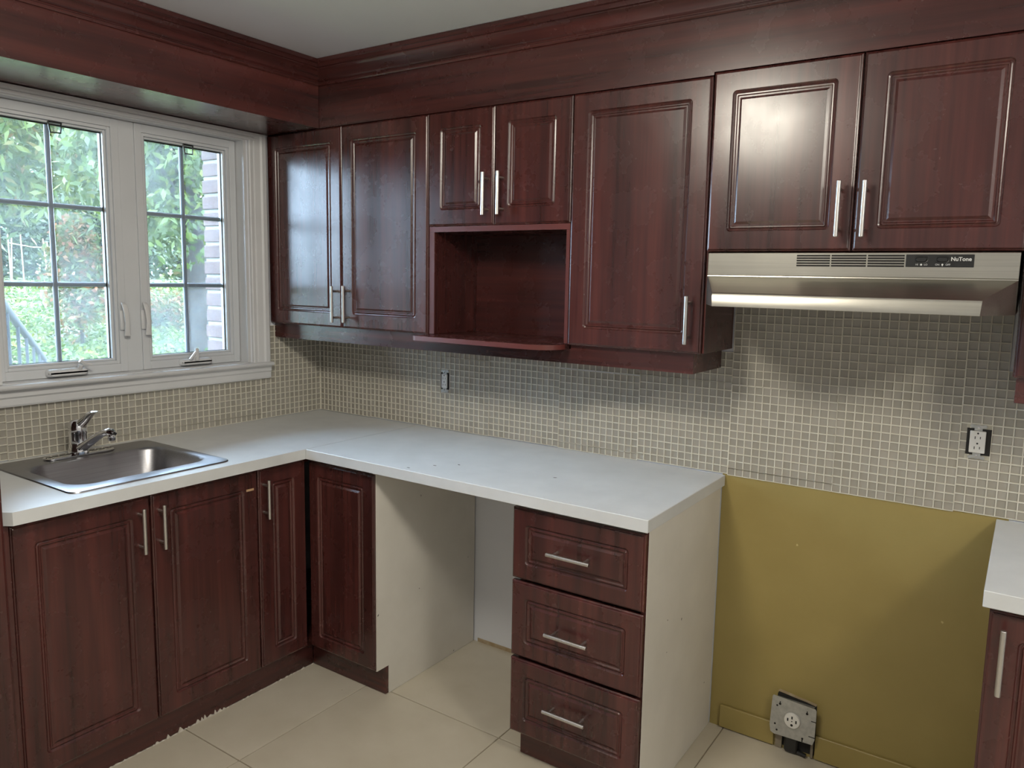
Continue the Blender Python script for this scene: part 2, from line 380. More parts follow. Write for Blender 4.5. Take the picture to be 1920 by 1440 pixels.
# ------------------------------------------------------------------ window
wn = thing('window_1', (0,-0.89,1.168), 'white double casement window with grilles over the sink', 'window', kind='structure')
def casing_prof(w):   # offsets across the casing (0 inner .. w outer) and height out of the wall
    return [(0,0),(0,0.012),(0.004,0.016),(0.012,0.016),(0.015,0.011),(0.022,0.011),(0.026,0.016),(w*0.62,0.019),(w*0.72,0.024),(w-0.004,0.024),(w,0.021),(w,0)]
cw = 0.082
P = [(WO[1]+0.01+a-0.002, h) for a, h in casing_prof(cw)]
obj('casing', MB().add([(h,y,1.175) for y,h in P]+[(h,y,2.158) for y,h in P], [tuple(range(len(P))), tuple(range(len(P),2*len(P)))]+[(i,(i+1)%len(P),(i+1)%len(P)+len(P),i+len(P)) for i in range(len(P))]), M_WINPAINT, wn)
P = [(WO[0]-0.01-a+0.002, h) for a, h in casing_prof(cw)]
obj('casing', MB().add([(h,y,1.175) for y,h in P]+[(h,y,2.158) for y,h in P], [tuple(range(len(P))), tuple(range(len(P),2*len(P)))]+[(i,(i+1)%len(P),(i+1)%len(P)+len(P),i+len(P)) for i in range(len(P))]), M_WINPAINT, wn)
P = [(0,2.135),(0.014,2.135),(0.018,2.140),(0.018,2.146),(0.012,2.150),(0.018,2.156),(0.020,2.166),(0,2.166)]
obj('casing', MB().loft([[(p[0],WO[0]-0.085,p[1]) for p in P],[(p[0],WO[1]+0.088,p[1]) for p in P]]), M_WINPAINT, wn)
P = [(0.001,1.100),(0.016,1.100),(0.018,1.106),(0.018,1.128),(0.022,1.134),(0.022,1.150),(0.028,1.156),(0.040,1.160),(0.043,1.166),(0.043,1.171),(0.038,1.175),(0.001,1.175)]
obj('stool', MB().loft([[(p[0],WO[0]-0.10,p[1]) for p in P],[(p[0],WO[1]+0.094,p[1]) for p in P]]), M_WINPAINT, wn)
m = MB()
m.box(-0.115,0.004,WO[1]-0.014,WO[1]-0.0005,WO[2]+0.008,WO[3]-0.002).box(-0.115,0.004,WO[0]+0.0005,WO[0]+0.014,WO[2]+0.008,WO[3]-0.002).box(-0.115,0.004,WO[0]+0.014,WO[1]-0.014,WO[3]-0.014,WO[3]-0.002).box(-0.115,0.004,WO[0]+0.014,WO[1]-0.014,WO[2]+0.0005,WO[2]+0.010)
obj('jamb_liner', m, M_WINPAINT, wn)
iy0, iy1, iz0, iz1 = WO[0]+0.014, WO[1]-0.014, WO[2]+0.010, WO[3]-0.014
obj('mullion', MB().bbox(-0.105,-0.052,-0.914,-0.852,iz0,iz1,0.002), M_WIN, wn)
def sash(y0, y1):
    s = obj('sash', MB().add([], []), M_WIN, wn)
    m = MB(); zz0, zz1 = iz0+0.001, iz1-0.001
    XO, XI = -0.105, -0.048
    T = 0.047; B = 0.052
    # outer sash frame, stepped inwards to a glazing stop
    def ring(a, b, xo, xi, y0, y1, z0, z1):
        m.bbox(xo,xi,y0,y0+a,z0,z1,0.0015).bbox(xo,xi,y1-a,y1,z0,z1,0.0015).bbox(xo,xi,y0+a,y1-a,z0,z0+b,0.0015).bbox(xo,xi,y0+a,y1-a,z1-b,z1,0.0015)
    ring(0.028, 0.032, XO, XI, y0, y1, zz0, zz1)
    ring(0.012, 0.012, XO, XI-0.006, y0+0.028, y1-0.028, zz0+0.032, zz1-0.032)
    ring(0.009, 0.008, XO, XI-0.018, y0+0.040, y1-0.040, zz0+0.044, zz1-0.044)
    bpy.data.objects.remove(s, do_unlink=True)
    s = obj('sash', m, M_WIN, wn)
    gy0, gy1, gz0, gz1 = y0+0.048, y1-0.048, zz0+0.051, zz1-0.051
    p = obj('pane', MB().box(-0.090,-0.087,gy0,gy1,gz0,gz1), M_GLASS, s); tag(p, 'clear double glazed pane with faint haze')
    mid = (gy0+gy1)/2; mw = 0.009
    obj('muntin', MB().bbox(-0.104,-0.094,mid-mw,mid+mw,gz0,gz1,0.003), M_MUNTIN, s)
    for k in (1,2):
        z = gz0+(gz1-gz0)*k/3
        obj('muntin', MB().bbox(-0.104,-0.094,gy0,mid-mw,z-mw,z+mw,0.003).bbox(-0.104,-0.094,mid+mw,gy1,z-mw,z+mw,0.003), M_MUNTIN, s)
    # black gasket line and black wire pull loop at the head
    obj('gasket', MB().box(-0.086,-0.082,gy0,gy1,gz1-0.006,gz1-0.001).box(-0.086,-0.082,gy1-0.004,gy1,gz0,gz1-0.006).box(-0.086,-0.082,gy0,gy1-0.004,gz0,gz0+0.003), M_BLACK, s)
    c = mid+0.012; zt = gz1+0.003
    obj('pull_loop', MB().tube([(-0.064,c-0.022,zt),(-0.064,c+0.022,zt),(-0.064,c+0.018,zt-0.034),(-0.064,c-0.016,zt-0.036),(-0.064,c-0.022,zt)],0.0034,6), M_BLACK, s)
    # crank operator: housing and folded handle
    return s
sl = sash(iy0+0.003, -0.914); sr = sash(-0.852, iy1-0.003)
def crank(parent, yc, folded):
    z = 1.196
    m = MB().loft([[(x,y,zz) for (y,zz) in rrect(yc-0.068-g, yc+0.068+g, z-0.013-g, z+0.013+g, 0.011, 3)] for x, g in ((-0.047,0.002),(-0.026,0.0),(-0.019,-0.005))])
    k = yc-0.018 if not folded else yc+0.038
    m.tube([(-0.024,k,z+0.010),(-0.014,k,z+0.026)], 0.008, 8)
    if folded:
        m.tube([(-0.012,k-0.004,z+0.042),(-0.010,k+0.012,z+0.030),(-0.008,k+0.036,z+0.022)],[0.0075,0.006,0.004],6)
    else:
        m.bbox(-0.018,-0.010,k+0.002,k+0.018,z+0.005,z+0.058,0.003).tube([(-0.014,k-0.022,z+0.012),(-0.014,k+0.008,z+0.045)],0.006,6)
    o = obj('crank', m, M_WINPAINT, parent, 40); return o
crank(sl, -1.145, True); crank(sr, -0.635, False)
def lock(parent, y, s):
    z1, z0 = 1.446, 1.318
    m = MB().bbox(-0.047,-0.040,y-0.012,y+0.012,z0+0.022,z1-0.03,0.002)
    m.loft([[(x+dx,yy+dy,zz) for x,yy in rrect(-0.004,0.004,-wd,wd,0.0035,2)] for (dx,dy,zz,wd) in
        [(-0.030,y-s*0.004,z1,0.007),(-0.020,y-s*0.004,z1-0.01,0.010),(-0.016,y,z1-0.04,0.010),(-0.018,y+s*0.004,z0+0.05,0.009),(-0.026,y+s*0.007,z0+0.025,0.010),(-0.030,y+s*0.008,z0,0.012)]])
    return obj('lock_lever', m, M_WINPAINT, parent, 50)
lock(sl, -0.930, 1); lock(sr, -0.846, 1)

# exterior brick reveal outside the window
we = thing('wall_exterior', (-0.21,-0.41,-0.6), 'pinkish brown brick reveal with white mortar outside the window', 'wall', kind='structure')
m = MB().box(-0.29,-0.122,RY-0.12,-1.40,-0.8,CEIL).box(-0.29,-0.122,-0.404,0.3,-0.8,CEIL).box(-0.29,-0.122,-1.40,-0.404,-0.8,1.12).box(-0.29,-0.122,-1.40,-0.404,2.20,CEIL)
obj('mortar', m, M_MORTAR, we)
rb = random.Random(5)
z = 1.130; k = 0
while z < 2.18:
    for (xa, xb) in (((-0.293,-0.126),) if k % 4 else ((-0.293,-0.176),(-0.168,-0.126))):
        d = rb.uniform(-0.0025,0.0025)
        obj('brick', MB().bbox(xa, xb, -0.4125+d, -0.396, z+rb.uniform(-0.001,0.001), z+0.0575, 0.004), M_BRICK, we)
    z += 0.0718; k += 1

# ------------------------------------------------------------------ soffits and crown
o = obj('soffit', MB().box(0.0005, 0.346, -2.30, -0.2915, ZS, CEIL-0.0005), WY); tag(o, 'dark mahogany soffit box above the window', 'soffit')
o = obj('soffit', MB().prism([(0.0005,ZS+0.0008),(2.0415,ZS+0.0008),(2.0415,ZS+0.0095),(2.8522,ZS+0.0095),(2.8522,ZS+0.0008),(3.40,ZS+0.0008),(3.40,CEIL-0.0005),(0.0005,CEIL-0.0005)],-0.2893,-0.0005,'y'), WX); tag(o, 'dark mahogany soffit running above the upper cabinet doors', 'soffit')
CP = [(0.0,2.336),(0.007,2.336),(0.0095,2.340),(0.0095,2.345),(0.006,2.348),(0.006,2.351),(0.010,2.354),(0.014,2.357),(0.017,2.366),(0.021,2.376),(0.027,2.386),(0.034,2.393),(0.034,2.397),(0.039,2.399),(0.041,2.405),(0.044,2.411),(0.049,2.414),(0.049,2.4285),(0.0,2.4285)]
yb, xl = -0.2895, 0.3462
o = obj('trim_1', MB().loft([[(xl+p[0]-0.0, yb-p[0], p[1]) for p in CP], [(3.40, yb-p[0], p[1]) for p in CP]]), WX, smooth=14); tag(o, 'stepped mahogany crown moulding along the cabinet soffit', 'crown moulding', kind='structure')
o = obj('trim_2', MB().loft([[(xl+p[0], yb-p[0]-0.0003, p[1]) for p in CP], [(xl+p[0], -2.30, p[1]) for p in CP]]), WY, smooth=14); tag(o, 'stepped mahogany crown moulding above the window soffit', 'crown moulding', kind='structure')

# ------------------------------------------------------------------ doors and handles
def door_mesh(a0, a1, z0, z1, to3, t=0.020, g=0.058, gz=None):
    """routed thermofoil front; to3(a, z, d) puts depth d out of the carcass. Stepped edge and a double routed groove."""
    gz = g if gz is None else gz
    L = []
    def lp(i, iz, d, r): L.append([to3(a, z, d) for a, z in rrect(a0+i, a1-i, z0+iz, z1-iz, r)])
    lp(0,0,0.0,0.0015); lp(0,0,t-0.0075,0.0015); lp(0.0015,0.0015,t-0.006,0.0015); lp(0.0045,0.0045,t-0.0045,0.002); lp(0.0055,0.0055,t-0.0015,0.002); lp(0.008,0.008,t,0.002)
    for di, d, r in ((0,t,0.012),(0.0025,t-0.0032,0.0105),(0.006,t-0.0052,0.008),(0.009,t-0.0042,0.006),(0.011,t-0.0018,0.004),(0.014,t-0.0020,0.002),(0.017,t-0.0050,0.0005),(0.021,t-0.0050,0.0004),(0.028,t-0.0008,0.0003)):
        lp(g+di, gz+di, d, r)
    return MB().loft(L)
def handle_mb(p0, p1, out, r=0.0062, post=0.021):
    """bar pull: p0-p1 bar ends on the face, out = unit vector out of the face"""
    p0, p1, out = Vector(p0), Vector(p1), Vector(out); d = (p1-p0).normalized(); L = (p1-p0).length; so = 0.033
    m = MB().tube([p0+out*so+d*0.0, p0+out*so+d*0.001, p1+out*so-d*0.001, p1+out*so], [r*0.85,r,r,r*0.85], 12)
    for q in (p0+d*post, p1-d*post): m.tube([q-out*0.001, q+out*(so-r*0.6)], 0.0048, 10)
    return m
def front(name, parent, a0, a1, z0, z1, plane, axis, hand=None, mat=WV, g=0.058, gz=None, t=0.020):
    """axis 'y': face at y=plane looking to -y; axis 'x': face at x=plane looking to +x"""
    if axis == 'y': to3 = lambda a,z,d: (a, plane+t-d, z); out = (0,-1,0); pt = lambda a,z: (a, plane, z)
    else: to3 = lambda a,z,d: (plane-t+d, a, z); out = (1,0,0); pt = lambda a,z: (plane, a, z)
    d = obj(name, door_mesh(a0,a1,z0,z1,to3,t,g,gz), mat, parent)
    if hand:
        (ha,hz),(hb,hy) = hand
        h = obj('handle', handle_mb(pt(ha,hz), pt(hb,hy), out), M_STEEL, d, 40)
    return d

# ------------------------------------------------------------------ upper cabinets
CBACK = -0.006
def carcass(parent, x0, x1, z0, z1, y0=-0.2695):
    return obj('carcass', MB().bbox(x0+0.0004, x1-0.0004, y0, CBACK, z0, z1-0.0002, 0.0008), WV, parent)
t = thing('upper_cabinet', (0.47,-0.14,ZD), 'mahogany two door upper cabinet next to the window', 'cabinet', 'upper cabinets on the back wall')
carcass(t, 0.0025, 0.9405, ZD+0.001, ZS)
front('door', t, 0.003, 0.4695, ZD, ZS-0.0003, -DU, 'y', ((0.4455,1.371),(0.4455,1.522)))
front('door', t, 0.4725, 0.9395, ZD, ZS-0.0003, -DU, 'y', ((0.514,1.374),(0.514,1.525)))
t = thing('upper_cabinet', (1.2525,-0.14,ZD), 'mahogany upper cabinet with two small doors over an open niche', 'cabinet', 'upper cabinets on the back wall')
xa, xb = 0.9412, 1.5640
obj('carcass', MB().box(xa+0.001,xb-0.001,-0.2695,CBACK,1.757,ZS-0.0002), WV, t)
obj('side_panel', MB().bbox(xa+0.001,xa+0.026,-0.280,CBACK,1.3505,1.7568,0.0008), WV, t)
obj('side_panel', MB().bbox(xb-0.016,xb-0.001,-0.280,CBACK,1.3505,1.7568,0.0008), WV, t)
obj('niche_top', MB().bbox(xa+0.0262,xb-0.0162,-0.280,CBACK,1.7355,1.7568,0.0008), WX, t)
obj('edge_band', MB().box(xa+0.002,xa+0.025,-0.2812,-0.2802,1.352,1.735).box(xb-0.0155,xb-0.002,-0.2812,-0.2802,1.352,1.735).box(xa+0.002,xb-0.002,-0.2812,-0.2802,1.736,1.7555), M_EDGE, t)
obj('back_panel', MB().box(xa+0.0262,xb-0.0162,-0.016,CBACK,1.3505,1.7353), WX, t)
pl = [(xa+0.0015,CBACK),(xb-0.0015,CBACK),(xb-0.0015,-0.295)]
for k in range(9):
    a = math.radians(0-90*k/8); pl.append((xb-0.0015-0.10+0.10*math.cos(a), -0.300-0.092+0.092+0.092*math.sin(a)))
for k in range(5):
    a = math.radians(-90-90*k/4); pl.append((xa+0.0015+0.03+0.03*math.cos(a), -0.362+0.03*math.sin(a)))
sh = obj('shelf', MB().prism(pl, 1.3325, 1.3500), WX, t)
fr = [p for p in pl[2:]]
eb = MB(); n0 = len(fr)
eb.add([(p[0]+(0.0006 if i<2 else 0),p[1]-0.0006,1.3328) for i,p in enumerate(fr)]+[(p[0]+(0.0006 if i<2 else 0),p[1]-0.0006,1.3497) for i,p in enumerate(fr)], [(i,i+1,i+1+n0,i+n0) for i in range(n0-1)])
obj('edge_band', eb, M_EDGE, sh, 60)
front('door', t, xa+0.0010, 1.2470, 1.757, ZS-0.0003, -DU, 'y', ((1.223,1.789),(1.223,1.938)))
front('door', t, 1.2492, xb-0.0010, 1.757, ZS-0.0003, -DU, 'y', ((1.288,1.789),(1.288,1.938)))
t = thing('upper_cabinet', (1.804,-0.14,ZD), 'mahogany upper cabinet with one tall door beside the range hood', 'cabinet', 'upper cabinets on the back wall')
carcass(t, 1.5645, 2.0440, ZD+0.001, ZS)
obj('edge_band', MB().box(2.0392,2.0434,-0.2705,-0.2697,ZD+0.002,ZS-0.002), M_EDGE, t)
front('door', t, 1.5660, 2.0380, ZD, ZS-0.0003, -DU, 'y', ((2.001,1.379),(2.001,1.526)))
t = thing('upper_cabinet', (2.447,-0.14,1.66), 'mahogany two door upper cabinet above the steel range hood', 'cabinet', 'upper cabinets on the back wall')
carcass(t, 2.0445, 2.8480, 1.6605, ZS+0.009)
front('door', t, 2.0430, 2.4490, 1.660, ZS+0.008, -DU-0.001, 'y', ((2.4165,1.697),(2.4165,1.845)))
front('door', t, 2.4530, 2.8510, 1.660, ZS+0.008, -DU-0.001, 'y', ((2.481,1.696),(2.481,1.843)))
t = thing('upper_cabinet', (3.12,-0.14,ZD), 'mahogany upper cabinet mostly cut off at the right of the hood', 'cabinet', 'upper cabinets on the back wall')
carcass(t, 2.8485, 3.40, ZD+0.001, ZS)
front('door', t, 2.8530, 3.398, ZD, ZS-0.0003, -DU, 'y', ((2.895,1.379),(2.895,1.526)))
o = obj('light_rail', MB().prism([(0.002,ZR),(2.0095,ZR),(2.0095,ZD-0.0003),(1.5655,ZD-0.0003),(1.5655,1.3320),(0.9405,1.3320),(0.9405,ZD-0.0003),(0.002,ZD-0.0003)],-0.262,-0.244,'y').bbox(1.9915,2.0095,-0.2435,-0.008,ZR,ZD-0.0003,0.001), WX); tag(o, 'long mahogany valance rail under the left upper cabinets', 'valance rail')
o = obj('light_rail', MB().bbox(2.857,3.40,-0.262,-0.244,ZR,ZD-0.0003,0.001).bbox(2.857,2.875,-0.2435,-0.008,ZR,ZD-0.0003,0.001), WX); tag(o, 'short mahogany valance rail under the cut off right cabinet', 'valance rail')

# ------------------------------------------------------------------ range hood
t = thing('range_hood', (2.449,-0.2,1.503), 'stainless steel range hood with flared lower lip under the mahogany cabinet', 'range hood')
xl_, xr_ = 2.0560, 2.8420
S = [(xl_,xr_,-0.006,1.6565),(xl_,xr_,-0.297,1.6565),(xl_,xr_,-0.300,1.6545),(xl_,xr_,-0.300,1.592),(xl_,xr_,-0.303,1.590),(xl_,xr_,-0.3035,1.587),
     (xl_+0.003,xr_-0.003,-0.306,1.5855),(2.134,2.781,-0.470,1.5415),(2.1365,2.7795,-0.476,1.5385),(2.138,2.779,-0.480,1.532),(2.139,2.777,-0.481,1.5035),(2.140,2.776,-0.478,1.5030),(2.140,2.776,-0.478,1.515)]
m = MB(); nS = len(S)
m.add([(s[0],s[2],s[3]) for s in S]+[(s[1],s[2],s[3]) for s in S], [(i,i+1,nS+i+1,nS+i) for i in range(nS-1)])
for k, xx in ((0,xl_),(1,xr_)):
    V = [(xx,-0.006,1.6565),(xx,-0.300,1.6545),(xx,-0.3035,1.587),(xx,-0.3035,1.5035),(xx,-0.006,1.5035)]
    m.add(V, [(0,1,2,3,4)])
    V = [(xx,-0.3035,1.587),(S[6][k],S[6][2],S[6][3]),(S[7][k],S[7][2],S[7][3]),(S[8][k],S[8][2],S[8][3]),(S[9][k],S[9][2],S[9][3]),(S[10][k],S[10][2],S[10][3]),(xx,-0.3035,1.5035)]
    m.add(V, [(0,1,2,3,4,5,6)])
hood = obj('body', m, M_HOOD, t, 30, fix=False)
obj('underside', MB().add([(xl_+0.002,-0.008,1.516),(xr_-0.002,-0.008,1.516),(xr_-0.002,-0.303,1.516),(2.776,-0.477,1.516),(2.140,-0.477,1.516),(xl_+0.002,-0.303,1.516)],[(0,1,2,3,4,5)]), M_GALV, t)
for gx0, gx1 in ((2.313,2.402),(2.4055,2.4945),(2.498,2.587)):
    v = MB()
    for k in range(5):
        z = 1.6475-k*0.0068; v.bbox(gx0,gx1,-0.3008,-0.2992,z-0.0022,z+0.0022,0.0005)
    obj('vent_slots', v, M_DARK, t)
cp = obj('control_plate', MB().bbox(2.5905,2.7450,-0.3022,-0.2995,1.6185,1.6505,0.0008), M_BLACK, t)
for cx_ in (2.627, 2.675):
    obj('rocker_switch', MB().loft([[(a,y,z) for a,z in rrect(cx_-w_,cx_+w_,1.6375-h_,1.6375+h_,h_*0.95,3)] for y,w_,h_ in ((-0.3021,0.0165,0.0085),(-0.3035,0.0160,0.0080),(-0.3030,0.0135,0.0062),(-0.3060,0.0110,0.0050))]), M_BLACK, cp, 40)
def text(body, size, x, z, y, parent, name='lettering', mat=M_PRINT, bold=0.0):
    cu = bpy.data.curves.new(name, 'FONT'); cu.body = body; cu.size = size; cu.align_x = 'CENTER'; cu.align_y = 'CENTER'; cu.extrude = 0.0002; cu.offset = bold
    tmp = bpy.data.objects.new(name, cu); COL.objects.link(tmp)
    dg = bpy.context.evaluated_depsgraph_get(); me = bpy.data.meshes.new_from_object(tmp.evaluated_get(dg)); bpy.data.objects.remove(tmp, do_unlink=True)
    b = base_of(parent)
    R = Matrix.Rotation(math.radians(90), 4, 'X'); me.transform(Matrix.Translation(Vector((x,y,z))-b) @ R)
    me.materials.clear(); me.materials.append(mat); o = bpy.data.objects.new(name, me); COL.objects.link(o); o.parent = parent; return o
text('NuTone', 0.0135, 2.7165, 1.6385, -0.3026, cp, bold=0.0003)
text('HI', 0.0062, 2.6170, 1.6245, -0.3026, cp); text('LO', 0.0062, 2.6375, 1.6245, -0.3026, cp)
text('ON', 0.0062, 2.6640, 1.6245, -0.3026, cp); text('OFF', 0.0062, 2.6880, 1.6245, -0.3026, cp)
obj('icon', MB().lathe((2.6270,-0.3024,1.6245),[(0.0026,0),(0.0026,0.0002)],10,'y'), M_PRINT, cp)
obj('icon', MB().lathe((2.6755,-0.3024,1.6250),[(0.0022,0),(0.0022,0.0002)],10,'y').box(2.6745,2.6765,-0.3026,-0.3023,1.6212,1.6229), M_PRINT, cp)

# ------------------------------------------------------------------ countertops
SH = (0.075, 0.560, -1.420, -0.932)       # sink cut-out
def counter_sink():
    m = MB(); xs = [0.001, SH[0], SH[1], XF]; ys = [-1.6400, SH[2], SH[3], -0.006]
    def q(x0,x1,y0,y1):
        for z in (ZC, ZC0): m.add([(x0,y0,z),(x1,y0,z),(x1,y1,z),(x0,y1,z)], [(0,1,2,3)])
    c = 0.024
    for i in range(3):
        for j in range(3):
            if i == 1 and j == 1: continue
            if i == 2 and j == 0:
                for z in (ZC,ZC0): m.add([(xs[2],ys[0],z),(xs[3]-c-0.012,ys[0],z),(xs[3],ys[0]+c,z),(xs[3],ys[1],z),(xs[2],ys[1],z)],[(0,1,2,3,4)])
            else: q(xs[i],xs[i+1],ys[j],ys[j+1])
    out = [(xs[0],ys[3]),(xs[0],ys[0]),(xs[3]-c-0.012,ys[0]),(xs[3],ys[0]+c),(xs[3],ys[3])]
    for i in range(5):
        a, b = out[i], out[(i+1)%5]; m.add([(a[0],a[1],ZC),(b[0],b[1],ZC),(b[0],b[1],ZC0),(a[0],a[1],ZC0)], [(0,1,2,3)])
    h = [(SH[0],SH[2]),(SH[1],SH[2]),(SH[1],SH[3]),(SH[0],SH[3])]
    for i in range(4):
        a, b = h[i], h[(i+1)%4]; m.add([(a[0],a[1],ZC),(b[0],b[1],ZC),(b[0],b[1],ZC0),(a[0],a[1],ZC0)], [(0,1,2,3)])
    return m
o = obj('countertop', counter_sink(), M_COUNTER)
bm = bmesh.new(); bm.from_mesh(o.data); bmesh.ops.remove_doubles(bm, verts=bm.verts, dist=1e-5); bmesh.ops.recalc_face_normals(bm, faces=bm.faces); bm.to_mesh(o.data); bm.free()
tag(o, 'off white speckled countertop holding the steel sink under the window', 'countertop')
t = thing('countertop', ((XF+X1)/2, YF/2, ZC0), 'off white countertop over the drawers and empty appliance gap', 'countertop')
obj('slab', MB().bbox(XF+0.0024, X1, YF, -0.006, ZC0, ZC, 0.0015), M_COUNTER, t)
for x,y,rz in ((1.18,-0.52,0.2),(1.24,-0.46,-0.3),(1.13,-0.60,0.1),(1.60,-0.40,0.5)):
    m = MB(); c, s = math.cos(rz), math.sin(rz)
    m.add([(x+c*a-s*b, y+s*a+c*b, ZC+h) for h in (0.0,0.0004) for a,b in ((-0.007,-0.001),(0.0,-0.003),(0.007,-0.001),(0.003,0.002),(-0.004,0.002))], [(5,6,7,8,9)]+[(i,(i+1)%5,(i+1)%5+5,i+5) for i in range(5)])
    obj('chip', m, M_DENT, t)
o = obj('countertop', MB().bbox(X2, 3.40, YF, -0.006, ZC0, ZC, 0.0015), M_COUNTER); tag(o, 'off white countertop stub right of the stove gap', 'countertop')

# ------------------------------------------------------------------ sink and faucet
t = thing('sink', (0.315,-1.175,ZC), 'rectangular stainless steel drop in sink below the window', 'sink')
def lp(x0,x1,y0,y1,r,z): return [(x,y,z) for x,y in rrect(x0,x1,y0,y1,r,6)]
X0_,X1_,Y0_,Y1_ = 0.046,0.585,-1.442,-0.908
b0 = (0.170,0.512,-1.395,-0.945)
L = [lp(X0_,X1_,Y0_,Y1_,0.03,ZC+0.0004), lp(X0_+0.002,X1_-0.002,Y0_+0.002,Y1_-0.002,0.03,ZC+0.0045), lp(X0_+0.008,X1_-0.008,Y0_+0.008,Y1_-0.008,0.028,ZC+0.0055),
     lp(b0[0]-0.012,b0[1]+0.012,b0[2]-0.012,b0[3]+0.012,0.072,ZC+0.0042), lp(b0[0]-0.004,b0[1]+0.004,b0[2]-0.004,b0[3]+0.004,0.068,ZC+0.0025), lp(b0[0]+0.002,b0[1]-0.002,b0[2]+0.002,b0[3]-0.002,0.066,ZC-0.006),
     lp(b0[0]+0.016,b0[1]-0.016,b0[2]+0.016,b0[3]-0.016,0.062,ZC-0.125), lp(b0[0]+0.026,b0[1]-0.026,b0[2]+0.026,b0[3]-0.026,0.055,ZC-0.147), lp(b0[0]+0.05,b0[1]-0.05,b0[2]+0.05,b0[3]-0.05,0.04,ZC-0.156), lp(0.30,0.38,-1.21,-1.13,0.039,ZC-0.160)]
obj('basin', MB().loft(L, cap0=False), M_SINK, t, 40, fix=False)
obj('drain', MB().lathe((0.34,-1.17,ZC-0.161),[(0.042,0),(0.042,0.003),(0.036,0.004),(0.030,0.001),(0.010,0.001)],20), M_CHROME, t, 40)
t = thing('faucet', (0.112,-1.190,ZC+0.0055), 'chrome single lever faucet on the back deck of the sink', 'faucet')
z0 = ZC+0.006
obj('deck_plate', MB().loft([[(x,y,z) for x,y in rrect(0.085-g+0.0,0.139+g,-1.305-g,-1.070+g,0.026,6)] for z,g in ((z0,0),(z0+0.004,0),(z0+0.007,-0.006))]), M_CHROME, t, 30)
bd = obj('body', MB().lathe((0.112,-1.190,z0+0.005),[(0.033,0),(0.033,0.016),(0.030,0.026),(0.029,0.070),(0.0305,0.073),(0.0305,0.092),(0.028,0.108),(0.022,0.117),(0.009,0.121)],24), M_CHROME, t, 35)
def sweep(pts, secs, n=10):
    L = []
    for i,(p,(a,b)) in enumerate(zip(pts,secs)):
        p = Vector(p); d = (Vector(pts[min(i+1,len(pts)-1)])-Vector(pts[max(i-1,0)])).normalized()
        e = Vector((0,1,0)); e = (e-d*e.dot(d)).normalized(); g = d.cross(e)
        L.append([tuple(p+e*(a*math.cos(2*math.pi*k/n))+g*(b*math.sin(2*math.pi*k/n))) for k in range(n)])
    return MB().loft(L)
obj('spout', sweep([(0.118,-1.19,z0+0.022),(0.150,-1.186,z0+0.036),(0.200,-1.178,z0+0.066),(0.240,-1.172,z0+0.088),(0.268,-1.168,z0+0.099),(0.286,-1.165,z0+0.099),(0.300,-1.163,z0+0.092)],[(0.022,0.017),(0.021,0.016),(0.018,0.013),(0.016,0.012),(0.016,0.013),(0.016,0.013),(0.011,0.008)]), M_CHROME, t, 50)
obj('aerator', MB().lathe((0.288,-1.165,z0+0.070),[(0.0105,0),(0.012,0.002),(0.012,0.020),(0.0105,0.026)],16), M_CHROME, t, 40)
obj('lever', sweep([(0.108,-1.188,z0+0.098),(0.128,-1.184,z0+0.110),(0.150,-1.178,z0+0.130),(0.172,-1.172,z0+0.150),(0.190,-1.168,z0+0.157),(0.206,-1.165,z0+0.158)],[(0.027,0.018),(0.022,0.017),(0.015,0.013),(0.014,0.010),(0.014,0.008),(0.012,0.004)]), M_CHROME, t, 50)

# ------------------------------------------------------------------ base cabinets
DX = 0.610
DZ0, DZ1 = 0.114, 0.866
t = thing('sink_cabinet', (0.30,-1.22,0), 'mahogany two door base cabinet under the sink', 'cabinet', 'base cabinets along the window wall')
obj('carcass', MB().box(0.008,0.588,-1.640,-1.622,0.112,ZC0-0.0005).box(0.008,0.588,-0.834,-0.822,0.112,ZC0-0.0005).box(0.008,0.588,-1.6215,-0.8345,0.112,0.130).box(0.570,0.588,-1.6215,-0.8345,0.850,ZC0-0.0005), WV, t)
obj('filler_strip', MB().bbox(0.5885,0.6080,-1.6400,-1.6170,0.112,ZC0-0.0008,0.001), WV, t)
front('door', t, -1.6150, -1.2205, DZ0, DZ1, DX, 'x', ((-1.260,0.692),(-1.260,0.837)))
d2 = front('door', t, -1.2175, -0.8230, DZ0, DZ1, DX, 'x', ((-1.1945,0.690),(-1.1945,0.834)))
c = obj('veneer_chip', MB().box(DX-0.0005,DX+0.0006,-0.872,-0.841,0.7985,0.8065), M_CHIP, d2); tag(c, 'tan strip of bare board where the foil has peeled')
obj('toe_kick', MB().bbox(0.545,0.560,-1.640,-0.5450,0.002,0.1115,0.001), WY, t)
rc = random.Random(11); m = MB(); y = -1.63
while y < -0.56:
    wdt = rc.uniform(0.008,0.03); h = 0.002+0.004*(rc.random()**3); 
    if -1.25 < y < -0.95: h += 0.016*(rc.random()**3)
    m.add([(0.5603,y,0.0003),(0.5603,y+wdt,0.0003),(0.5603,y+wdt*rc.uniform(0.2,0.9),h),(0.5635,y,0.0003),(0.5635,y+wdt,0.0003),(0.561,y+wdt*0.5,h*0.95)], [(0,1,2),(3,4,5),(0,3,5,2),(1,4,5,2),(0,1,4,3)]); y += wdt
obj('caulk_bead', m, M_CAULK, t)
t = thing('corner_cabinet', (0.48,-0.32,0), 'mahogany L shaped corner base cabinet with white side panel', 'cabinet', 'base cabinets along the window wall')
obj('carcass', MB().box(0.008,0.588,-0.8212,-0.8100,0.112,ZC0-0.0005).box(0.008,0.948,-0.578,-0.020,0.112,0.130).box(0.8,0.948,-0.578,-0.560,0.850,ZC0-0.0005).box(0.570,0.588,-0.8098,-0.578,0.850,ZC0-0.0005), WV, t)
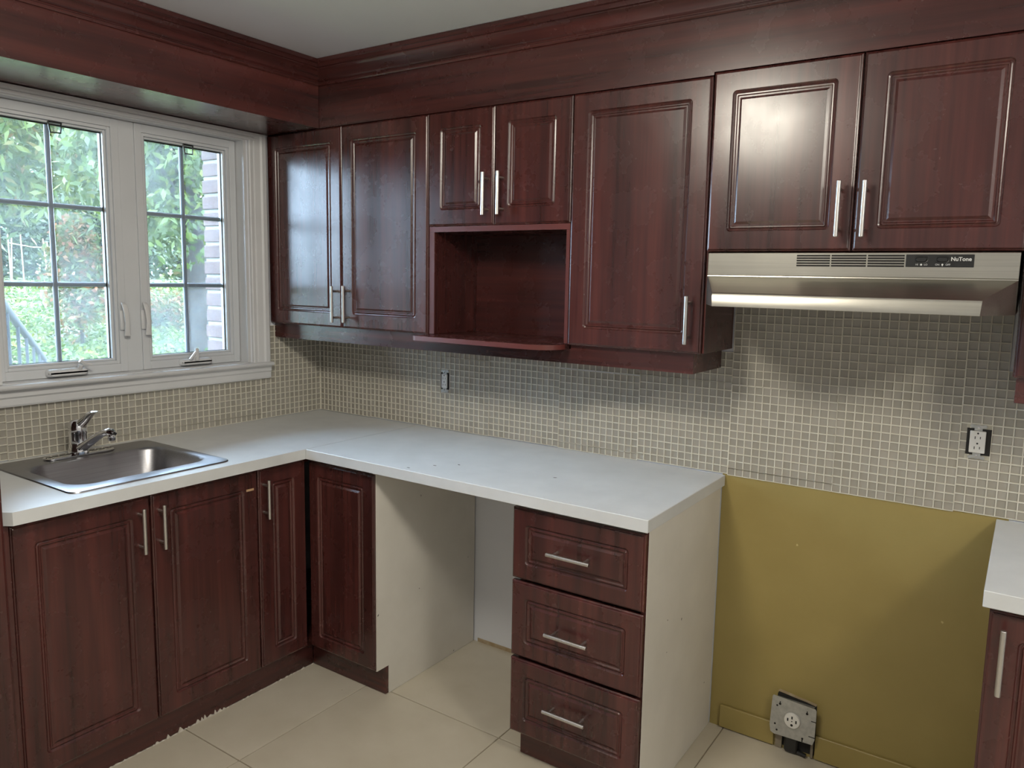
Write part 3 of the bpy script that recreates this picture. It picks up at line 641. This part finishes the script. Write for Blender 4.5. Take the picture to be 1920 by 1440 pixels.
front('door', t, -0.8195, -0.6080, DZ0, DZ1, DX, 'x', ((-0.8005,0.687),(-0.8005,0.831)), g=0.055)
front('door', t, 0.6130, 0.9620, DZ0, DZ1-0.006, -0.6000, 'y', None, g=0.052)
zk = 0.112
pn = [(-0.590,zk),(-0.590,ZC0-0.0005),(-0.008,ZC0-0.0005),(-0.008,0.001),(-0.528,0.001),(-0.528,zk)]
sp = obj('side_panel', MB().add([(0.950,p[0],p[1]) for p in pn]+[(0.9655,p[0],p[1]) for p in pn], [(0,1,2,3,4,5),(6,7,8,9,10,11)]+[(i,(i+1)%6,(i+1)%6+6,i+6) for i in range(6)]), M_WHITEPANEL, t); tag(sp, 'white melamine side panel with scuffs and a toe notch')
obj('toe_kick', MB().bbox(0.5605,0.9640,-0.5440,-0.5285,0.002,0.1115,0.001), WX, t)
t = thing('drawer_cabinet', (1.806,-0.30,0), 'mahogany base cabinet with three drawers and white side', 'cabinet')
obj('carcass', MB().box(1.578,1.594,-0.588,-0.008,0.116,ZC0-0.0005).box(1.578,1.594,-0.523,-0.008,0.002,0.1155).box(1.5945,2.015,-0.588,-0.008,0.116,0.132).box(1.5945,2.015,-0.588,-0.570,0.856,ZC0-0.0005).box(1.5945,2.015,-0.022,-0.008,0.132,ZC0-0.0005), M_WHITEPANEL, t)
sp = obj('side_panel', MB().bbox(2.0155,2.0320,-0.591,-0.008,0.001,ZC0-0.0005,0.0008), M_WHITEPANEL, t); tag(sp, 'white melamine side panel facing the stove gap')
obj('edge_band', MB().box(2.0160,2.0315,-0.5922,-0.5915,0.12,ZC0-0.002), WV, t)
for z0_, z1_, hz in ((0.6330,0.8620,0.7485),(0.3760,0.6240,0.4945),(0.1160,0.3670,0.2470)):
    front('drawer', t, 1.5755, 2.0290, z0_, z1_, -0.6100, 'y', ((1.722,hz),(1.869,hz)), g=0.050, gz=0.050, mat=WV)
obj('toe_kick', MB().bbox(1.5760,2.0150,-0.5400,-0.5250,0.002,0.1155,0.001), WX, t)
t = thing('base_cabinet', (3.13,-0.30,0), 'mahogany base cabinet cut off at the right of the stove gap', 'cabinet')
obj('carcass', MB().box(2.856,3.40,-0.588,-0.008,0.112,ZC0-0.0005), WV, t)
front('door', t, 2.8550, 3.25, DZ0, DZ1, -0.6100, 'y', ((2.885,0.688),(2.885,0.838)))
obj('toe_kick', MB().bbox(2.8560,3.40,-0.5400,-0.5250,0.002,0.1115,0.001), WX, t)
t = thing('tall_cabinet', (0.32,-1.96,0), 'reddish mahogany tall cabinet at the left edge beside the sink', 'cabinet')
obj('carcass', MB().bbox(0.006,0.632,-2.25,-1.6420,0.002,ZS-0.001,0.001), WV, t)
front('door', t, -2.249, -1.6435, 0.10, ZS-0.002, 0.6525, 'x', None)
# ------------------------------------------------------------------ outlets
def outlet(label, cx, z0, z1, wbody, gapl, gapr):
    t = thing('wall_outlet', (cx,0,(z0+z1)/2), label, 'outlet', 'bare duplex outlets in the mosaic')
    hx0, hx1 = cx-wbody/2-gapl, cx+wbody/2+gapr
    obj('wall_box', MB().box(hx0,hx1,-0.0066,-0.0010,z0-0.006,z1+0.006), M_DARK, t)
    rr_ = random.Random(2); m = MB()
    obj('patched_grout', MB().box(hx0-0.002,hx1+0.002,-0.0046,-0.0012,z1+0.0062,z1+0.022), M_PATCH, t)
    obj('patched_grout', MB().box(hx0-0.002,hx1+0.002,-0.0046,-0.0012,z0-0.020,z0-0.0062), M_PATCH, t)
    b = obj('receptacle', MB().bbox(cx-wbody/2,cx+wbody/2,-0.0120,-0.0068,z0,z1,0.0015), M_WHITEPL, t)
    for q in (0.27, 0.73):
        zc = z0+(z1-z0)*q
        m = MB().box(cx-0.0075,cx-0.0055,-0.0124,-0.0118,zc-0.0065,zc+0.0015).box(cx+0.0055,cx+0.0075,-0.0124,-0.0118,zc-0.0055,zc+0.0015).lathe((cx,-0.0120,zc+0.0105),[(0.0026,0),(0.0026,0.0005)],10,'y')
        obj('socket', m, M_DARK, b)
    for s, zz in ((1,z1),(-1,z0)):
        pts = [(cx-0.010,zz+s*0.0005),(cx-0.010,zz+s*0.008),(cx-0.019,zz+s*0.009),(cx-0.022,zz+s*0.013),(cx-0.018,zz+s*0.019),(cx-0.006,zz+s*0.0155),(cx,zz+s*0.019),(cx+0.006,zz+s*0.0155),(cx+0.018,zz+s*0.019),(cx+0.022,zz+s*0.013),(cx+0.019,zz+s*0.009),(cx+0.010,zz+s*0.008),(cx+0.010,zz+s*0.0005)]
        y_ = obj('mounting_strap', MB().prism(pts,-0.0084,-0.0068,'y'), M_GALV, t)
        obj('screw', MB().lathe((cx,-0.0084,zz+s*0.0085),[(0.0034,0),(0.0030,0.0014),(0.001,0.0018)],10,'y'), M_CHROME, y_, 40)
    return t
outlet('white duplex outlet without cover plate in the tiles below the open niche', 0.7935, 1.096, 1.156, 0.031, 0.006, 0.004)
outlet('white duplex outlet in a black hole in the tiles above the mustard wall', 2.7765, 1.098, 1.162, 0.040, 0.008, 0.013)
t = thing('range_outlet', (2.327,-0.02,0.04), 'square galvanised plate with round white range socket low on the mustard wall', 'outlet')
obj('wall_hole', MB().prism([(2.266,0.012),(2.266,0.190),(2.272,0.203),(2.30,0.199),(2.33,0.196),(2.36,0.191),(2.394,0.187),(2.398,0.010)],-0.0030,-0.0020,'y'), M_DARK, t)
obj('broken_edge', MB().prism([(2.266,0.1995),(2.272,0.207),(2.302,0.204),(2.333,0.199),(2.364,0.196),(2.394,0.192),(2.392,0.184),(2.36,0.190),(2.33,0.1925),(2.30,0.196)],-0.0046,-0.0022,'y'), M_TAN, t)
obj('box_bracket', MB().box(2.268,2.290,-0.010,-0.0035,0.002,0.072), M_STAKE, t)
obj('box_bracket', MB().box(2.384,2.392,-0.012,-0.0035,0.004,0.072), M_STAKE, t)
obj('cable_clamp', MB().bbox(2.300,2.345,-0.026,-0.004,0.004,0.062,0.006).tube([(2.345,-0.016,0.012),(2.372,-0.02,0.010)],0.007,8), M_BLACK, t, 40)
PYp = -0.034
pc = [(2.2560,0.066),(2.2525,0.090),(2.2570,0.192),(2.2600,0.197),(2.3960,0.190),(2.4000,0.184),(2.3995,0.082),(2.3930,0.064),(2.3780,0.0635),(2.2680,0.0600)]
pt = obj('plate', MB().prism(pc, PYp, PYp+0.0016, 'y'), M_GALV, t)
obj('back_box', MB().box(2.268,2.388,PYp+0.0018,-0.0036,0.074,0.182), M_GALV, t)
obj('socket_ring', MB().lathe((2.326,PYp,0.1275),[(0.0265,0),(0.0265,0.005),(0.0245,0.0075),(0.022,0.008)],28,'y'), M_WHITEPL, t, 40)
m = MB()
for dx,dz,w_,h_ in ((0,0.0125,0.0045,0.0095),(-0.0135,0.003,0.0042,0.010),(0.0135,0.001,0.0042,0.010)): m.box(2.326+dx-w_/2,2.326+dx+w_/2,PYp-0.0088,PYp-0.0079,0.1275+dz-h_/2,0.1275+dz+h_/2)
m.lathe((2.326,PYp-0.0078,0.1275-0.0135),[(0.0042,0),(0.0042,0.0009)],12,'y').lathe((2.326,PYp-0.0078,0.1275),[(0.002,0),(0.002,0.0009)],8,'y')
obj('slots', m, M_DARK, t)
m = MB()
for x,z,r in ((2.283,0.172,0.0040),(2.274,0.164,0.0032),(2.371,0.166,0.0040),(2.270,0.0975,0.0034),(2.277,0.077,0.0034),(2.361,0.075,0.0034)): m.lathe((x,PYp,z),[(r,0),(r,0.0008)],10,'y')
m.box(2.2815,2.2845,PYp-0.0008,PYp,0.172,0.181).box(2.3695,2.3725,PYp-0.0008,PYp,0.166,0.175).box(2.385,2.4005,PYp-0.0008,PYp,0.1440,0.1465).box(2.380,2.4000,PYp-0.0008,PYp,0.0890,0.0915).box(2.3590,2.3625,PYp-0.0008,PYp,0.064,0.075)
obj('knockouts', m, M_DARK, t)['kind'] = 'stuff'

# ------------------------------------------------------------------ ceiling lamp (above and behind the view)
for lx, ly, lab in ((1.70,-1.85,'round frosted ceiling lamp over the middle of the kitchen'),(3.95,-1.75,'round frosted ceiling lamp over the right end of the kitchen')):
    t = thing('ceiling_light', (lx,ly,CEIL), lab, 'lamp', 'ceiling lamps of the kitchen')
    obj('canopy', MB().lathe((lx,ly,CEIL-0.025),[(0.205,0),(0.205,0.0245)],32), M_WHITEPL, t, 40)
    obj('diffuser', MB().lathe((lx,ly,CEIL-0.181),[(0.03,0),(0.09,0.010),(0.140,0.035),(0.170,0.080),(0.178,0.12),(0.172,0.155)],32), M_LAMP, t, 60)

# ------------------------------------------------------------------ garden outside
def gz(d): return -0.55+0.082*min(d,22) if d > 0 else -0.55
m = MB(); ds = [-0.2,0.25,2,4,6,8,10,12,14,16,18,20,22,26,34,60]; ys = [-30,-12,-4,0,2,4,6,8,10,14,20,34,60]
for d in ds:
    for y in ys: m.v.append((-d if d > 0 else 0.2, y, gz(d)))
ny = len(ys)
for i in range(1,len(ds)-1):
    for j in range(ny-1): m.f.append((i*ny+j,i*ny+j+1,(i+1)*ny+j+1,(i+1)*ny+j))
o = obj('lawn', m, M_GROUND); tag(o, 'sloping green lawn outside the window', 'lawn', kind='structure')
o = obj('yard', MB().box(-0.28,20,-40,RY-0.13,-0.6,-0.5), M_GROUND); tag(o, 'ground behind the house, out of view', 'ground', kind='structure')
def leaves(n, pos, length, width, rng, droop=0.3):
    V = []; Fc = []
    for i in range(n):
        p = pos(rng); l_ = length*rng.uniform(0.6,1.3); w_ = width*rng.uniform(0.7,1.3)
        a = rng.uniform(0,2*math.pi); t_ = rng.gauss(-droop, 0.5)
        d = Vector((math.cos(a)*math.cos(t_), math.sin(a)*math.cos(t_), math.sin(t_)))
        e = d.cross(Vector((rng.gauss(0,1),rng.gauss(0,1),rng.gauss(0,1)))).normalized()*w_*0.5
        k = len(V); V += [tuple(p), tuple(p+d*l_*0.45+e), tuple(p+d*l_), tuple(p+d*l_*0.45-e)]; Fc.append((k,k+1,k+2,k+3))
    mb = MB(); mb.v = V; mb.f = Fc; return mb
def blob(c, r, clumps, rng, spread=0.32):
    cs = []
    while len(cs) < clumps:
        p = Vector((rng.uniform(-1,1),rng.uniform(-1,1),rng.uniform(-1,1)))
        if 0.25 < p.length < 1: cs.append(p)
    def f(rg):
        q = rg.choice(cs)+Vector((rg.gauss(0,1),rg.gauss(0,1),rg.gauss(0,1)))*spread*0.6
        return Vector((c[0]+q.x*r[0], c[1]+q.y*r[1], c[2]+q.z*r[2]))
    return f
def tree(name, base, crown, rad, n, length, width, mat, label, cat='tree', group=None, trunk=0.18, clumps=40, droop=0.3, seed=1, branches=5):
    rng = random.Random(seed); t = thing(name, base, label, cat, group)
    b = Vector(base); c = Vector(crown)
    m = MB().tube([b+Vector((0,0,-0.1)), b.lerp(Vector((b.x,b.y,c.z)),0.5)+Vector((rng.uniform(-.05,.05),rng.uniform(-.05,.05),0)), c], [trunk*1.15,trunk*0.9,trunk*0.35], 12)
    for k in range(branches):
        q = c+Vector((rng.uniform(-.7,.7)*rad[0],rng.uniform(-.7,.7)*rad[1],rng.uniform(-.5,.8)*rad[2])); s = b.lerp(c, rng.uniform(0.5,0.95)); s = Vector((b.x+(c.x-b.x)*0.5, b.y+(c.y-b.y)*0.5, s.z))
        m.tube([s, s.lerp(q,0.5)+Vector((0,0,0.15)), q],[trunk*0.35,trunk*0.2,trunk*0.06],6)
    obj('trunk', m, M_BARK, t, 60)
    f = obj('foliage', leaves(n, blob(crown,rad,clumps,rng), length, width, rng, droop), mat, t, fix=False); f['kind'] = 'stuff'
    return t
BG = 'trees at the back of the garden'
tree('tree', (-30,4.5,gz(30)), (-30,4.5,5.8), (3,4.2,5.2), 10000, 0.42, 0.17, M_LEAF_MID, 'tall green tree at the back of the garden in the left sash', group=BG, trunk=0.3, clumps=70, seed=3)
tree('tree', (-30,11.5,gz(30)), (-30,11.5,5.8), (3,4.2,5.4), 11000, 0.42, 0.16, M_LEAF_PALE, 'tall pale tree at the back of the garden behind the window mullion', group=BG, trunk=0.3, clumps=70, seed=4)
tree('tree', (-30,18.0,gz(30)), (-30,18.0,5.8), (3,4.2,5.2), 11000, 0.42, 0.17, M_LEAF_PALE, 'tall pale tree at the back of the garden in the right sash', group=BG, trunk=0.3, clumps=70, seed=5)
tree('evergreen', (-23,7.2,gz(22)), (-23,7.2,2.9), (1.2,2.1,1.7), 11000, 0.22, 0.09, M_LEAF_DARK, 'dense dark evergreen behind the garden stakes', trunk=0.15, clumps=90, seed=6, droop=0.1)
tree('evergreen', (-23.5,11.2,gz(22)), (-23.5,11.2,2.9), (1.2,2.4,1.7), 11000, 0.22, 0.09, M_LEAF_DARK, 'dense dark evergreen behind the reddening shrub', trunk=0.15, clumps=90, seed=7, droop=0.1)
tree('tree', (-12,2.4,gz(12)), (-12,3.9,4.4), (1.9,2.2,1.7), 9000, 0.26, 0.07, M_LEAF_PALE, 'pale tree with long drooping leaves at the left of the window view', trunk=0.16, clumps=60, droop=0.7, seed=8)
tree('tree', (-8.2,4.72,gz(8.2)), (-8.2,4.45,3.6), (1.4,1.5,1.5), 8000, 0.17, 0.075, M_LEAF_MID, 'thick trunked leafy tree beside the brick reveal', trunk=0.24, clumps=55, droop=0.6, seed=9)
tree('shrub', (-10,3.75,gz(10)), (-10,3.72,1.45), (0.42,0.46,0.85), 3600, 0.11, 0.05, M_LEAF_RED, 'tall loose shrub with reddening leaves in the left sash', 'shrub', trunk=0.03, clumps=40, seed=10)
tree('shrub', (-11.5,6.1,gz(11.5)), (-11.5,6.1,0.85), (0.5,0.55,0.45), 2200, 0.11, 0.05, M_LEAF_RED, 'low shrub with some red leaves in the right sash', 'shrub', trunk=0.025, clumps=30, seed=12)
rng = random.Random(21)
def cov(rg):
    d = rg.uniform(5.5,20); lo = 1.2+0.36*(d-8); y = lo+rg.random()**0.9*(1.4+0.42*d)
    h = abs(rg.gauss(0,0.10)) + (0.16*rg.random() if math.sin(d*1.7+y*2.1) > 0.2 else 0)
    return Vector((-d, y, gz(d)+h))
o = obj('ground_cover', leaves(26000, cov, 0.10, 0.045, rng, 0.0), M_LEAF_COVER, None, fix=False); tag(o, 'low green ground cover and weeds over the lawn', 'ground cover', kind='stuff')
for i,(y,lean,d,zt) in enumerate(((6.02,0.02,18,2.40),(6.18,-0.06,18.2,2.36),(6.34,0.03,18.1,2.42),(6.62,0.0,16.6,2.22),(6.80,0.10,18.0,2.34),(6.98,0.16,18.2,2.28),(7.30,-0.03,18.0,2.44))):
    o = obj('garden_stake', MB().tube([(-d,y+lean,gz(d)-0.02),(-d,y,zt)],0.016 if i != 3 else 0.03,6), M_STAKE)
    tag(o, ['thin pale garden stake, leftmost of the row outside','thin pale garden stake, second from the left of the row','thin pale garden stake, third from the left of the row','thickest pale stake in front of the garden stake row','leaning pale garden stake just right of the thick one','most slanted pale garden stake of the row','thin pale garden stake at the right end of the row'][i], 'stake', 'garden stakes by the evergreen')
o = obj('rope', MB().tube([(-18,6.03,2.20),(-17.4,6.32,2.10),(-16.62,6.62,2.12),(-17.4,6.78,2.08),(-18,6.98,2.12)],0.012,5), M_STAKE); tag(o, 'pale rope strung between the garden stakes', 'rope')
for (x,y,r,lab) in ((-11.0,4.05,0.22,'grey brown rock on the lawn in the left sash'),(-12.6,7.1,0.24,'pale rock on the lawn in the right sash')):
    bm = bmesh.new(); bmesh.ops.create_icosphere(bm, subdivisions=2, radius=r); rr_ = random.Random(int(-x))
    for v in bm.verts: v.co = Vector((v.co.x*1.3,v.co.y*1.2,v.co.z*0.75))*rr_.uniform(0.88,1.1)
    mb = MB(); bm.verts.index_update(); mb.v = [tuple(v.co+Vector((x,y,gz(-x)+r*0.35))) for v in bm.verts]; mb.f = [tuple(v.index for v in f.verts) for f in bm.faces]; bm.free()
    o = obj('rock', mb, M_ROCK); tag(o, lab, 'rock')
t = thing('stair_railing', (-2.7,-0.1,gz(2.7)), 'dark iron stair railing sloping down outside the left sash', 'railing')
A, B_ = Vector((-1.5,-0.74,1.36)), Vector((-4.0,0.52,0.83))
obj('handrail', MB().tube([A+(A-B_)*0.3, A, B_, B_+Vector((-0.05,0.02,-0.08))],0.022,8), M_IRON, t, 50)
for k in range(6):
    p = A.lerp(B_, k/5)
    obj('baluster', MB().tube([p, (p.x,p.y,gz(-p.x)-0.02)],0.010 if k < 5 else 0.02,6), M_IRON, t, 50)
